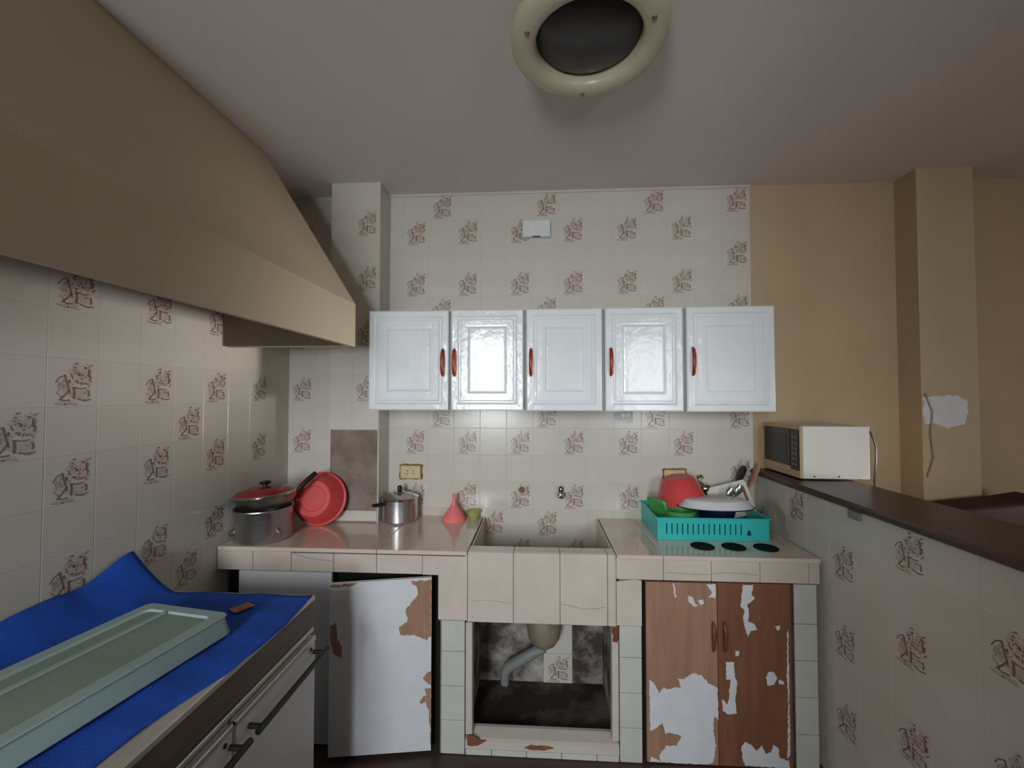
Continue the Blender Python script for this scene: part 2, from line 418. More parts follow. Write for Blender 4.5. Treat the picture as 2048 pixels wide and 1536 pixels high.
tag(lg, 'long dark brown wooden ledge capping the divider wall', 'ledge')
tag(MB().box(1.176, 1.184, 1.66, 1.72, 1.088, 1.119, bev=.002).build('bracket', 'pvc'), 'small grey bracket under the dark wooden ledge', 'bracket')

# ------------------------------------------------------------ cooker hood
hood = thing('cooker_hood', (-1.2, 1.2, 1.78), 'large cream plastered cooker hood on the left wall sloping up to the ceiling', 'cooker hood')
YF, YN = 1.918, .50
zb, zm, xl, xt, ynt = 1.775, 1.972, -.842, -1.30, 1.0
w = XL + .009; zt = ZC - .001
hv = [(xl, YF, zb), (xl, YN, zb), (xl, YN, zm), (xl, YF, zm), (xt, YF, zt), (xt, ynt, zt), (w, YF, zb), (w, YN, zb), (w, YN, zm), (w, YF, zt), (w, ynt, zt), (w, YF, zm)]
def pick(fs):
    u = sorted({i for f in fs for i in f}); return [hv[i] for i in u], [tuple(u.index(i) for i in f) for f in fs]
o = MB().add(*pick([(0, 1, 2, 3), (1, 7, 8, 2)])).build('lip', 'hood', hood); solidify(o, .02)
o = MB().add(*pick([(3, 2, 5, 4), (2, 8, 10, 5)])).build('sloping_shell', 'hood', hood); solidify(o, .02)
o = MB().add(*pick([(0, 3, 4, 9, 11, 6)])).build('end_panel', 'hood', hood); solidify(o, .02)
for yy in (YF - .026,): MB().prism([(xl - .024, zb + .002), (xl - .024, zm), (xt - .02, zt - .03), (w + .002, zt - .03), (w + .002, zb + .002)], yy, yy + .003).build('dark_lining', 'hoodin', hood)  # thin darker sheet lining the inside of the end panel
tag(MB().box(XL + .012, XL + .10, 2.02, 2.07, 2.62, 2.70, bev=.01).build('wall_plug', 'black'), 'small dark fitting high in the corner behind the hood', 'fitting')

# ------------------------------------------------------------ wall cabinet
CX0, CX1, CZ0, CZ1, CY = -.852, 1.135, 1.476, 1.980, 2.12
cab = thing('wall_cabinet', (.14, 2.27, CZ0), 'long glossy white wall cabinet with five panelled doors and red-brown handles', 'cabinet')
MB().box(CX0 + .012, CX1 - .006, CY + .024, YB - .0085, CZ0 + .004, CZ1 - .004).build('body', 'carcass', cab)
DX = [(-.852, -.4435), (-.431, -.0695), (-.0545, .3165), (.3315, .7045), (.7215, 1.135)]
HX = [-.471, -.413, -.032, .357, .748]
def nested(x0, x1, z0, z1, y, loops):
    mb = MB(); vs = []; fs = []
    for ins, d in loops: vs += [(x0 + ins, y + d, z0 + ins), (x1 - ins, y + d, z0 + ins), (x1 - ins, y + d, z1 - ins), (x0 + ins, y + d, z1 - ins)]
    for l in range(len(loops) - 1):
        for k in range(4): fs.append((4 * l + k, 4 * l + (k + 1) % 4, 4 * l + 4 + (k + 1) % 4, 4 * l + 4 + k))
    n = len(vs); fs.append((n - 4, n - 3, n - 2, n - 1)); fs.append((0, 1, 2, 3))
    return mb.add(vs, fs)
tilt = [.0, .012, .0, -.004, .0]
for k, (a, b) in enumerate(DX):
    g = .062 if k in (1, 3) else .072
    d = nested(a, b, CZ0 - .001 * k, CZ1 + .001 * (k - 2), CY, [(0, .022), (0, .006), (.006, 0), (.030, 0), (.040, .008), (.046, .008), (.052, .003), (.058 + .02, .003), (g + .022, .0035), (g + .0245, .0075), (g + .027, .0035), (g + .035, .002)])
    dr = d.build('door', 'gloss', cab)
    hx = HX[k]; pts = [(hx, CY - .002, 1.782), (hx, CY - .016, 1.774), (hx, CY - .024, 1.745), (hx, CY - .026, 1.714), (hx, CY - .024, 1.683), (hx, CY - .016, 1.654), (hx, CY - .002, 1.646)]
    MB().tube(pts, [.005, .008, .0095, .0095, .0095, .008, .005], 8, flat=.7).build('handle', 'hred', dr, 60)

# ------------------------------------------------------------ masonry counter with built-in sink
cnt = thing('kitchen_counter', (0, 2.15, 0), 'tiled masonry kitchen counter with built-in sink and worn cupboard doors', 'counter')
YF0 = 1.880
J = [-1.446, -1.279, -1.10, -.906, -.711, -.505, -.306, -.105, .0955, .298, .334, .533, .731, .930, 1.127, 1.171]
ZT = .870
YK = YB - .0085
core = MB()
core.box(XL + .012, -.300, YF0 + .008, YK, .775, .852); core.box(.330, 1.172, YF0 + .008, YK, .775, .852)
core.box(-.300, .330, YF0 + .008, 1.950, .575, .852)
for a, b in ((-.426, -.320), (.349, .435), (1.072, 1.150)): core.box(a, b, YF0 + .008, YK, 0, .78)
core.box(-.32, .349, 1.95, YK, .60, .64)
core.box(-.32, -.300, 1.95, YK, .60, .79); core.box(.330, .349, 1.95, YK, .60, .79)
core.build('masonry', 'cement', cnt)
# worktop slabs
for a, b in ((-1.444, -.712), (-.710, -.308), (.3365, .532), (.534, 1.174)):
    MB().box(a, b, YF0 - .004, YK - .001, .852, ZT, bev=.0025).build('worktop_slab', 'slab', cnt)
MB().box(-1.10, -.315, YF0 - .0045, YF0 - .002, ZT - .0205, ZT - .0185).build('open_joint', 'jointshade', cnt)
def ftile(x0, x1, z0, z1, m='ftile', y=YF0, dy=0):
    return MB().box(x0 + .001, x1 - .001, y + dy, y + .0085, z0 + .001, z1 - .001, bev=.0018).build('tile', m, cnt)
ZS0, ZA = .852, .765
for i in range(5): ftile(J[i], J[i + 1], ZA, ZS0 + .003)
# L-shaped tile beside the sink apron
MB().prism([(-.504, ZA), (-.434, ZA), (-.434, .573), (-.307, .573), (-.307, ZS0 + .002), (-.504, ZS0 + .002)], YF0, YF0 + .0085).build('tile', 'ftile', cnt)
for i in range(6, 10): ftile(J[i], J[i + 1], .566, ZT - .001, dy=-.0005 * (i % 2))
for i in range(10, 15): ftile(J[i], J[i + 1], ZA, ZS0 + .003)
MB().prism([(.335, .572), (.4405, .572), (.4405, .763), (.41, .766), (.375, .762), (.335, .756)], YF0, YF0 + .0085).build('tile', 'ftile', cnt)
for i in range(6, 10): MB().box(J[i] + .001, J[i + 1] - .001, YF0 + .0088, 1.957, .852, ZT - .001, bev=.0018).build('tile', 'slab', cnt)
# piers
for a, b in ((-.421, -.316), (.345, .440)):
    for z0, z1 in ((.438, .571), (.290, .438), (.145, .290), (0.002, .145)): ftile(a, b, z0, z1, 'wtile')
for z0, z1 in ((.60, .763), (.45, .60), (.30, .45), (.15, .30), (0.002, .15)): ftile(1.0645, 1.157, z0, z1, 'wtile')
# sink walls
sk = MB()
sk.box(-.300, -.294, 1.958, YK, .645, .868); sk.box(.324, .330, 1.958, YK, .645, .868)
sk.box(-.300, .330, 1.950, 1.957, .645, .850); sk.box(-.300, .330, 1.95, YK, .640, .647)
sk.build('sink_basin', 'ftile', cnt)
# cracks
def crack(ps, r=.0011):
    MB().tube([(x, YF0 - .0004, z) for x, z in ps], r, 5, flat=.5).build('crack', 'crack', cnt)
crack([(.099, .655), (.14, .648), (.19, .637), (.24, .638), (.29, .648)])
crack([(.54, .80), (.60, .797), (.68, .795), (.728, .796)]); crack([(.735, .80), (.80, .804), (.87, .803), (.92, .797)])
crack([(-1.09, .846), (-1.02, .825), (-.95, .818), (-.91, .816)]); crack([(-.28, .66), (-.2, .662), (-.11, .652)], .0007)
# under-sink opening: frame, linings
MB().box(-.314, -.284, YF0 + .002, 1.93, .086, .562, bev=.003).build('frame_post', 'frame', cnt); MB().box(.314, .343, YF0 + .002, 1.93, .086, .562, bev=.003).build('frame_post', 'frame', cnt)
MB().prism([(YF0 + .001, .028), (YF0 + .001, .060), (YF0 + .012, .068), (YF0 + .055, .085), (YF0 + .07, .085), (YF0 + .07, .028)], -.314, .343, axis='x').build('sill', 'frame', cnt)
for a, b in ((-.314, -.20), (-.20, -.05), (-.05, .10), (.10, .25), (.25, .343)): ftile(a, b, .001, .027, 'wtile')
MB().prism(jag([(-.06, .040), (.02, .036), (.07, .046), (.03, .058), (-.03, .056)], .004, .02), YF0 - .0002, YF0 + .001).build('chipped_patch', 'wood2', cnt)
MB().prism(jag([(-.31, .040), (-.26, .045), (-.22, .062), (-.26, .078), (-.31, .085)], .005, .02), YF0 - .0002, YF0 + .0018).build('chipped_patch', 'wood2', cnt)
MB().prism(jag([(.317, .50), (.34, .50), (.34, .56), (.317, .56)], .004, .015), YF0 + .001, YF0 + .003).build('chipped_patch', 'hwood', cnt)
ln = MB()
ln.box(-.319, -.309, 1.95, YK, .001, .60); ln.box(.338, .348, 1.95, YK, .001, .60); ln.box(-.31, .338, 2.315, YK, .001, .60)
ln.build('cavity_lining', 'grime', cnt)
MB().box(-.31, .338, 1.951, 2.316, .001, .040).build('cavity_floor', 'grimefloor', cnt)
inst('printed_tile', me_print[0], cnt, (.105, 2.309, .116), 0, (1, 1, 1)); inst('tile', me_plain, cnt, (.105, 2.309, .267), 0, (1, 1, 1))
# drain
dr = thing('drain_pipe', (0, 2.25, .3), 'grey plastic waste pipe and cup under the sink', 'pipe')
MB().lathe([(.012, .285), (.03, .288), (.06, .31), (.080, .345), (.088, .40), (.09, .598)], (.03, 2.20, 0), 28).build('drain_cup', 'drain', dr, 40)
MB().tube([(.03, 2.20, .30), (.025, 2.20, .278), (-.01, 2.205, .262), (-.09, 2.21, .212), (-.150, 2.22, .170), (-.165, 2.22, .145), (-.168, 2.22, .085)], [.018, .022, .026, .028, .028, .026, .022], 14).build('pipe', 'pvc', dr, 40)
# cupboard doors, right pair, paint flaked off
def crop2(cx, cy): return (.4559 + (cx - 350) / 450 * .2986, .757 - (cy - 370) * .757 / 1166)
YD = YF0 + .004
MB().box(.444, 1.062, YF0 + .05, YF0 + .06, .002, .772).build('cupboard_shade', 'jointshade', cnt)  # dark sheet painted as the shade behind the right doors
d1 = MB().box(.459, .7535, YD, YD + .018, .006, .757, bev=.0015).build('door', 'wood1', cnt)
d2 = MB().box(.7565, 1.055, YD + .002, YD + .020, .004, .760, bev=.0015).build('door', 'wood2', cnt)
PA = [[(372, 1000), (400, 1020), (435, 1085), (460, 1045), (480, 1060), (530, 1045), (570, 1040), (550, 985), (590, 985), (640, 950), (700, 960), (740, 1010), (795, 1035), (798, 1240), (775, 1215), (765, 1300), (780, 1400), (765, 1500), (740, 1523), (440, 1523), (430, 1480), (470, 1420), (540, 1410), (570, 1350), (500, 1335), (470, 1340), (450, 1270), (410, 1310), (375, 1325)],
      [(615, 455), (650, 460), (655, 490), (680, 515), (650, 520), (625, 495)], [(680, 480), (715, 475), (718, 500), (695, 512)],
      [(735, 376), (791, 376), (791, 465), (775, 460), (745, 462), (770, 430), (750, 400)], [(525, 378), (533, 378), (545, 460), (535, 470)], [(375, 1490), (420, 1505), (440, 1522), (375, 1522)]]
PB_ = [[(962, 374), (1022, 374), (1015, 440), (1035, 455), (1005, 490), (985, 500), (998, 560), (990, 610), (1025, 620), (1045, 660), (1005, 665), (990, 710), (970, 660), (958, 600), (972, 545), (945, 515), (955, 430)],
       [(910, 800), (930, 800), (932, 825), (910, 832)], [(850, 870), (900, 868), (905, 960), (918, 1000), (905, 1100), (912, 1195), (860, 1205), (830, 1180), (825, 1110), (860, 1140), (870, 1040), (880, 980), (850, 980)],
       [(1110, 925), (1140, 920), (1160, 960), (1145, 1005), (1100, 1010), (1095, 960)], [(1170, 970), (1205, 985), (1200, 1000), (1172, 998)],
       [(940, 1400), (960, 1370), (1000, 1390), (1030, 1425), (1060, 1390), (1090, 1440), (1120, 1430), (1130, 1380), (1165, 1400), (1170, 1460), (1225, 1478), (1232, 1522), (960, 1522), (940, 1470)],
       [(1228, 650), (1234, 650), (1234, 1440), (1215, 1470), (1222, 1300), (1226, 1060), (1220, 950), (1224, 860)], [(1155, 635), (1185, 630), (1180, 655), (1165, 660)]]
for dd, PL, y in ((d1, PA, YD), (d2, PB_, YD + .002)):
    for p in PL:
        q = jag([crop2(*t) for t in p], .0022, .008)
        MB().prism(q, y - .0008, y + .0004).build('paint_remnant', 'doorwhite', dd)
for dd, hx in ((d1, .735), (d2, .782)):
    MB().tube([(hx, YD - .001, .60), (hx, YD - .010, .585), (hx, YD - .016, .55), (hx, YD - .010, .49), (hx, YD - .001, .475)], [.004, .008, .011, .008, .004], 8).build('handle', 'hwood', dd, 60)
# cupboard, left pair: one shut, one ajar and lifted off its hinge
MB().box(-1.43, -.436, YF0 + .06, YF0 + .07, .002, .772).build('cupboard_shade', 'jointshade', cnt)  # dark sheet standing in for shade inside the left cupboard
dl = MB().box(-1.345, -.915, YD, YD + .018, .012, .762, bev=.0015).build('door', 'doorwhite', cnt)
def aj(u, v, t):       # door ajar: u 0..1 left to right, v 0..1 bottom to top, t out of the face
    A, B = Vector((-.882, 1.80, 0)), Vector((-.462, 1.872, 0)); n = Vector((.072, -.42, 0)).normalized()
    z0 = .028 + (.020 - .028) * u; z1 = .748 + (.757 - .748) * u
    p = A.lerp(B, u) + n * t; return (p.x, p.y, z0 + (z1 - z0) * v)
def ajprism(poly, t0, t1):
    n = len(poly); vs = [aj(u, v, t0) for u, v in poly] + [aj(u, v, t1) for u, v in poly]
    return MB().add(vs, [tuple(range(n)), tuple(range(n, 2 * n))] + [(i, (i + 1) % n, n + (i + 1) % n, n + i) for i in range(n)])
da = ajprism([(0, 0), (1, 0), (1, 1), (0, 1)], -.018, 0).build('door', 'doorwhite', cnt)
da['label'] = 'white door hanging ajar with flaked corner'
LP = [[(665, 325), (800, 322), (800, 660), (770, 680), (700, 650), (660, 640), (630, 650), (600, 635), (595, 590), (640, 565), (650, 540), (635, 495), (680, 440), (710, 400), (705, 360)],
      [(799, 865), (799, 950), (745, 910), (770, 870)], [(799, 970), (799, 1300), (785, 1100), (770, 1050), (725, 1055), (740, 1025), (770, 1010), (760, 975)],
      [(163, 560), (200, 540), (210, 640), (240, 690), (235, 760), (180, 720), (165, 640)], [(163, 315), (330, 313), (300, 326), (165, 332)]]
for p in LP:
    q = jag([(min(.999, max(.001, (x - 160) / 640)), min(.998, max(.002, 1 - (y - 310) / 1025))) for x, y in p], .006, .02)
    q = [(min(.999, max(.001, u)), min(.998, max(.002, v))) for u, v in q]
    ajprism(q, -.0004, .0008).build('bare_patch', 'wood1', da)

# ------------------------------------------------------------ things on the back wall
bx = thing('junction_box', (-.005, 2.40, 2.44), 'small white plastic box on the tiled wall above the cabinet', 'box')
MB().box(-.083, .074, 2.395, YB - .008, 2.442, 2.538, bev=.004).build('cover', 'white', bx)
MB().box(-.027, .018, 2.394, 2.40, 2.4405, 2.4455).build('slot', 'black', bx)
def socket(x0, x1, z0, z1, lab):
    s = thing('wall_socket', ((x0 + x1) / 2, YB, z0), lab, 'socket', 'cream wall sockets')
    zc, xc = (z0 + z1) / 2, (x0 + x1) / 2
    MB().prism(jag([(x0 - .007, z0 - .006), (x1 + .008, z0 - .004), (x1 + .010, z1 + .008), (x0 - .008, z1 + .007)], .003, .012), YB - .0095, YB - .0078).build('filler_edge', 'glue', s)
    p = MB().box(x0, x1, YB - .022, YB - .0095, z0, z1, bev=.005).build('faceplate', 'cream', s)
    for dx in (-.018, .018):
        for dz in (-.010, .008):
            MB().lathe([(.0035, 0), (.0035, .004)], (xc + dx, YB - .0225, zc + dz), 8, mt=Matrix.Rotation(-PI / 2, 4, 'X')).build('pin_hole', 'black', s)
socket(-.780, -.662, 1.078, 1.152, 'cream double wall socket above the small aluminium pot')
socket(.693, .808, 1.076, 1.142, 'cream double wall socket behind the dish rack')
tp = thing('tap_stub', (.129, YB, 1.015), 'rounded chrome tap stub on the tiled wall over the sink', 'tap')
MB().lathe([(.0, 0), (.014, .002), (.021, .012), (.022, .022), (.016, .034), (.012, .045), (.018, .05), (.018, .055)], (.129, YB - .063, 1.003), 20, mt=Matrix.Rotation(-PI / 2, 4, 'X')).build('stub', 'chrome', tp, 40)
MB().lathe([(.011, -.004), (.014, 0), (.014, .018), (.008, .026), (0, .028)], (.127, YB - .045, 1.024), 16).build('spindle', 'chrome', tp, 40)
MB().lathe([(.004, 0), (.013, .001), (.017, .0035)], (-.088, YB - .012, 1.022), 14, mt=Matrix.Rotation(-PI / 2, 4, 'X')).build('pipe_stub', 'glue')
tag(bpy.data.objects['pipe_stub'], 'capped brown pipe hole on a printed tile left of the tap', 'pipe')
tpv = [[(x + random.uniform(-.006, .006), YB - .0085 - random.uniform(.001, .006), z + random.uniform(-.004, .004)) for x in (.42, .45, .48, .51, .53)] for z in (1.474, 1.45, 1.43, 1.41, 1.395)]
o = MB().grid(tpv).build('sticky_tape', 'tape', loc=(.47, YB - .01, 1.43)); solidify(o, .0006); tag(o, 'crumpled clear tape stuck to the tiles below the wall cabinet', 'tape')

# ------------------------------------------------------------ pots and bowls, left of the sink
ZW = ZT
pot = thing('cooking_pot', (-1.312, 2.005, ZW), 'large dented aluminium pot under the red-lidded pan', 'pot')
R0 = .126
MB().lathe([(0, .001), (R0 - .012, .001), (R0 - .003, .006), (R0, .018), (R0, .140), (R0 + .004, .146), (R0 + .003, .150), (R0 - .003, .148), (R0 - .003, .02), (0, .008)], (-1.312, 2.005, ZW), 48).build('pan_body', 'alu', pot, 35)
for a in (-.45, -2.4):
    MB().lathe([(.014, 0), (.014, .010), (.009, .014), (0, .014)], (-1.312 + R0 * math.cos(a), 2.005 + R0 * math.sin(a), ZW + .045), 14, mt=Matrix.Rotation(a, 4, 'Z') @ Matrix.Rotation(PI / 2, 4, 'Y')).build('handle_boss', 'burnt', pot, 40)
fp = thing('frying_pan', (-1.30, 2.01, ZW + .15), 'sooty frying pan with red lid resting on the aluminium pot', 'pan')
FT = Matrix.Translation((-1.302, 2.01, ZW + .1535)) @ Matrix.Rotation(math.radians(-4), 4, 'Y')
MB().lathe([(0, 0), (.098, 0), (.112, .006), (.130, .035), (.138, .055), (.141, .056), (.134, .050), (.110, .010), (0, .006)], n=48, mt=FT).build('bowl', 'burnt', fp, 35)
ld = MB().lathe([(.143, .055), (.143, .061), (.138, .064)], n=48, mt=FT).build('lid_rim', 'steel', fp, 35)
lid = MB().lathe([(.139, .062), (.12, .074), (.08, .086), (.03, .091), (0, .091)], n=48, mt=FT).build('lid', 'redlid', fp, 50)
MB().lathe([(.010, .090), (.010, .098), (.024, .102), (.026, .110), (.020, .115), (0, .116)], n=20, mt=FT).build('knob', 'black', lid, 40)
MB().tube([(-1.175, 2.045, 1.085), (-1.165, 2.055, 1.095), (-1.135, 2.085, 1.135), (-1.112, 2.11, 1.162)], [.008, .011, .013, .012], 10).build('handle', 'black', fp, 50)
bs = thing('plastic_basin', (-1.12, 2.2, ZW), 'coral plastic basin leaning on its rim against the pilaster', 'basin')
bt = Matrix.Translation((-1.142, 2.135, ZW + .128)) @ Matrix.Rotation(math.radians(4), 4, 'Z') @ Matrix.Rotation(math.radians(-103), 4, 'X')
ob = MB().lathe([(0, .004), (.06, .004), (.064, 0), (.088, 0), (.097, .008), (.118, .065), (.128, .085), (.138, .088), (.139, .092), (.126, .090), (.114, .066), (.094, .012), (0, .008)], n=48, mt=bt)
dz = ZW + .0005 - min(v[2] for v in ob.v); ob.v = [(x, y, z + dz) for x, y, z in ob.v]
ob.build('bowl', 'pink', bs, 35)
pc = thing('lidded_pot', (-.752, 2.325, ZW), 'small aluminium lidded pot with black knob beside the wall socket', 'pot')
C = (-.752, 2.325, ZW); R1 = .096
MB().lathe([(0, .001), (R1 - .008, .001), (R1, .01), (R1, .118), (R1 + .003, .122), (0, .122)], C, 40).build('pan_body', 'alu', pc, 35)
pl = MB().lathe([(R1 + .005, .120), (R1 + .005, .130), (R1 - .006, .136), (.06, .146), (.035, .150), (.032, .156), (0, .158)], C, 40).build('lid', 'steel', pc, 35)
MB().lathe([(.010, .155), (.013, .165), (.013, .180), (.009, .188), (0, .190)], C, 16).build('knob', 'black', pl, 40)
MB().tube([(C[0] - .055, C[1] - .075, ZW + .105), (C[0] - .09, C[1] - .105, ZW + .105), (C[0] - .105, C[1] - .12, ZW + .107)], [.009, .010, .008], 10).build('handle', 'black', pc, 50)
C = (-.457, 2.345, ZW)
fu = MB().lathe([(.0655, 0), (.067, .003), (.060, .018), (.042, .045), (.022, .072), (.0115, .090), (.0095, .108), (.0075, .142), (.0055, .142), (.008, .105), (.020, .070), (.058, .016), (.0625, 0)], C, 32, cap=False).build('funnel', 'funnel', None, 40, loc=C)
tag(fu, 'pink plastic funnel standing upside down on the worktop', 'funnel')
C = (-.352, 2.375, ZW)
bo = thing('small_bowl', C, 'tiny patterned bowl with yellow contents at the worktop edge', 'bowl')
MB().lathe([(.022, 0), (.024, .004), (.030, .012), (.040, .034), (.043, .044), (.041, .045), (.037, .034), (.028, .013), (0, .009)], C, 28).build('dish', 'bowlgl', bo, 40)
MB().lathe([(.0375, .034), (.0395, .040), (.03, .044), (0, .046)], C, 28).build('yellow_filling', 'yellowjam', bo, 40)

# ------------------------------------------------------------ dish rack and what is in it
RX0, RX1, RY0, RY1 = .565, 1.075, 2.085, 2.405
rk = thing('dish_rack', (.82, 2.245, ZW), 'turquoise slotted plastic dish rack full of washed dishes', 'dish rack')
H0, H1 = ZW + .012, ZW + .100
fw = MB()
def slotted(fwd, a0, a1, fix0, fix1, n, margin0, margin1):
    """a wall with real vertical slots, built from bars; fwd True: runs along X"""
    def B(p0, p1, z0, z1):
        if fwd: fw.box(p0, p1, fix0, fix1, z0, z1)
        else: fw.box(fix0, fix1, p0, p1, z0, z1)
    B(a0, a1, H0 - .010, H0 + .016); B(a0, a1, H1 - .022, H1)
    b0, b1 = a0 + margin0, a1 - margin1; B(a0, b0, H0 + .016, H1 - .022); B(b1, a1, H0 + .016, H1 - .022)
    st = (b1 - b0) / n; sw = .005
    for k in range(n): B(b0 + k * st + sw, b0 + (k + 1) * st, H0 + .016, H1 - .022)
slotted(True, RX0, RX1, RY0, RY0 + .004, 15, .040, .105); slotted(True, RX0, RX1, RY1 - .004, RY1, 15, .04, .04)
slotted(False, RY0 + .004, RY1 - .004, RX0, RX0 + .004, 8, .04, .04); slotted(False, RY0 + .004, RY1 - .004, RX1 - .004, RX1, 8, .04, .04)
fw.build('slotted_wall', 'teal', rk)
rm = MB()
rm.box(RX0 - .008, RX1 + .012, RY0 - .006, RY0 + .004, H1, H1 + .006, bev=.002); rm.box(RX0 - .008, RX1 + .012, RY1 - .004, RY1 + .006, H1, H1 + .006, bev=.002)
rm.box(RX0 - .008, RX0 + .004, RY0 + .004, RY1 - .004, H1, H1 + .006, bev=.002); rm.box(RX1 - .004, RX1 + .012, RY0 + .004, RY1 - .004, H1, H1 + .006, bev=.002)
rm.build('rim', 'teal', rk)
MB().box(RX0 + .002, RX1 - .002, RY0 + .002, RY1 - .002, ZW + .0005, ZW + .005).build('base', 'teal', rk)
MB().prism([(.975, ZW + .028), (.993, ZW + .028), (.991, ZW + .046), (.984, ZW + .052), (.978, ZW + .046)], RY0 - .001, RY0 + .001).build('emblem', 'mwdark', rk)
# red bowl, upturned and tilted
rb = MB().lathe([(.127, 0), (.124, .004), (.118, .012), (.082, .108), (.070, .118), (0, .118), (0, .112), (.068, .112), (.078, .104), (.113, .01), (.122, 0)], n=40,
                mt=Matrix.Translation((.748, 2.302, 1.008)) @ Matrix.Rotation(math.radians(-11), 4, 'Y')).build('plastic_bowl', 'pink', None, 35, loc=(.748, 2.30, 1.0))
tag(rb, 'red plastic bowl turned upside down in the dish rack', 'bowl')
pt_ = Matrix.Translation((.868, 2.172, 1.006)) @ Matrix.Diagonal((1.13, .60, 1, 1))
en = thing('enamel_plate', (.872, 2.215, .98), 'white enamel plate with dark blue rim upside down across the dish rack', 'plate')
MB().lathe([(.158, .003), (.150, .006), (.128, .036), (.118, .040), (0, .040), (0, .036), (.114, .036), (.125, .032), (.148, .002)], n=48, mt=pt_).build('plate_body', 'white', en, 35)
MB().lathe([(.160, 0), (.163, .002), (.160, .005), (.155, .004)], n=48, mt=pt_, cap=False).build('blue_rim', 'navy', en, 40)
dp = MB().lathe([(.072, 0), (.075, .004), (.085, .05), (.092, .075), (.089, .076), (.081, .05), (.069, .008), (0, .006)], (.875, 2.186, .929), 36).build('dark_pan', 'navy', None, 35, loc=(.875, 2.186, .929))
tag(dp, 'dark navy pan under the white enamel plate', 'pan')
gc = MB().box(-.010, .010, -.055, .055, -.058, .058, bev=.008).xf(Matrix.Translation((.603, 2.20, .985)) @ Matrix.Rotation(math.radians(38), 4, 'Z') @ Matrix.Rotation(math.radians(-24), 4, 'Y')).build('plastic_slab', 'green', None, 40, loc=(.628, 2.22, .93))
tag(gc, 'green plastic slab leaning at the left end of the dish rack', 'slab')
gl = MB().lathe([(.055, 0), (.06, .004), (.062, .05), (.060, .05), (.056, .008), (0, .006)], (.695, 2.160, .942), 28, sx=1.15).build('green_tub', 'green', None, 35, loc=(.695, 2.160, .942))
tag(gl, 'small green tub just behind the front of the dish rack', 'tub')
# cutting board with slot
cb = MB(); bw, bh = .20, .175
pts = [(0, 0), (bw, 0), (bw, bh - .012), (bw - .012, bh), (.012, bh), (0, bh - .012)]
slot = (bw - .03, bw - .016)
cb.prism([(0, 0), (slot[0], 0), (slot[0], bh), (.012, bh), (0, bh - .012)], -.004, .004); cb.prism([(slot[1], 0), (bw, 0), (bw, bh - .012), (bw - .008, bh), (slot[1], bh)], -.004, .004)
cb.prism([(slot[0], 0), (slot[1], 0), (slot[1], .07), (slot[0], .07)], -.004, .004); cb.prism([(slot[0], .145), (slot[1], .145), (slot[1], bh), (slot[0], bh)], -.004, .004)
cb.xf(Matrix.Translation((.935, 2.318, .890)) @ Matrix.Rotation(math.radians(-10), 4, 'Z') @ Matrix.Rotation(math.radians(-10), 4, 'X') @ Matrix.Rotation(math.radians(-17), 4, 'Y'))
tag(cb.build('cutting_board', 'whitepl', None, loc=(1.0, 2.28, .9)), 'white plastic cutting board with a handle slot standing in the rack', 'cutting board')
# utensils standing at the back
u = thing('steel_spatula', (1.03, 2.36, .9), 'long steel spatula with dark blade standing in the dish rack', 'utensil')
MB().tube([(.985, 2.34, .93), (1.03, 2.355, 1.03), (1.055, 2.362, 1.09)], [.008, .009, .008], 10).build('handle', 'steel', u, 50)
MB().tube([(1.055, 2.362, 1.085), (1.068, 2.365, 1.11), (1.09, 2.37, 1.155), (1.098, 2.372, 1.175)], [.010, .030, .032, .016], 14, flat=.22).build('blade', 'black', u, 50)
ws = MB().tube([(1.035, 2.33, .935), (1.08, 2.335, 1.02), (1.105, 2.338, 1.07), (1.13, 2.34, 1.115), (1.150, 2.342, 1.165), (1.155, 2.342, 1.192)], [.008, .009, .013, .022, .024, .012], 12, flat=.3).build('wooden_spatula', 'woodsp', None, 50, loc=(1.08, 2.335, .93))
tag(ws, 'pinkish wooden spatula leaning in the dish rack towards the microwave', 'utensil')
la = thing('steel_ladle', (.915, 2.36, .95), 'steel ladle with curled end behind the red bowl', 'utensil')
MB().lathe([(0, -.030), (.018, -.026), (.030, -.012), (.034, .004), (.030, .018), (.016, .027), (0, .029)], (.893, 2.378, 1.050), 18).build('scoop', 'steel', la, 60)
MB().tube([(.884, 2.38, 1.072), (.868, 2.382, 1.095), (.862, 2.384, 1.112), (.880, 2.386, 1.118), (.887, 2.384, 1.10)], .008, 8).build('curl', 'steel', la, 60)
MB().tube([(.893, 2.378, 1.02), (.893, 2.378, .96), (.893, 2.376, .90)], .005, 8).build('stem', 'steel', la, 60)
for k, (x, y, z, r) in enumerate(((.968, 2.262, 1.058, .020), (1.010, 2.262, 1.072, .022))):
    sp = MB().tube([(x - .02, y, .925), (x - .008, y, z - .035), (x, y, z - .02), (x + .012, y, z), (x + .02, y, z + .022)], [.004, .005, r * .6, r, r * .5], 12, flat=.4).build('table_spoon', 'steel', None, 60, loc=(x, y, .93))
    tag(sp, ('round-bowled steel spoon beside the ladle in the dish rack', 'brighter steel spoon in front of the wooden spatula')[k], 'spoon', 'spoons in the dish rack')
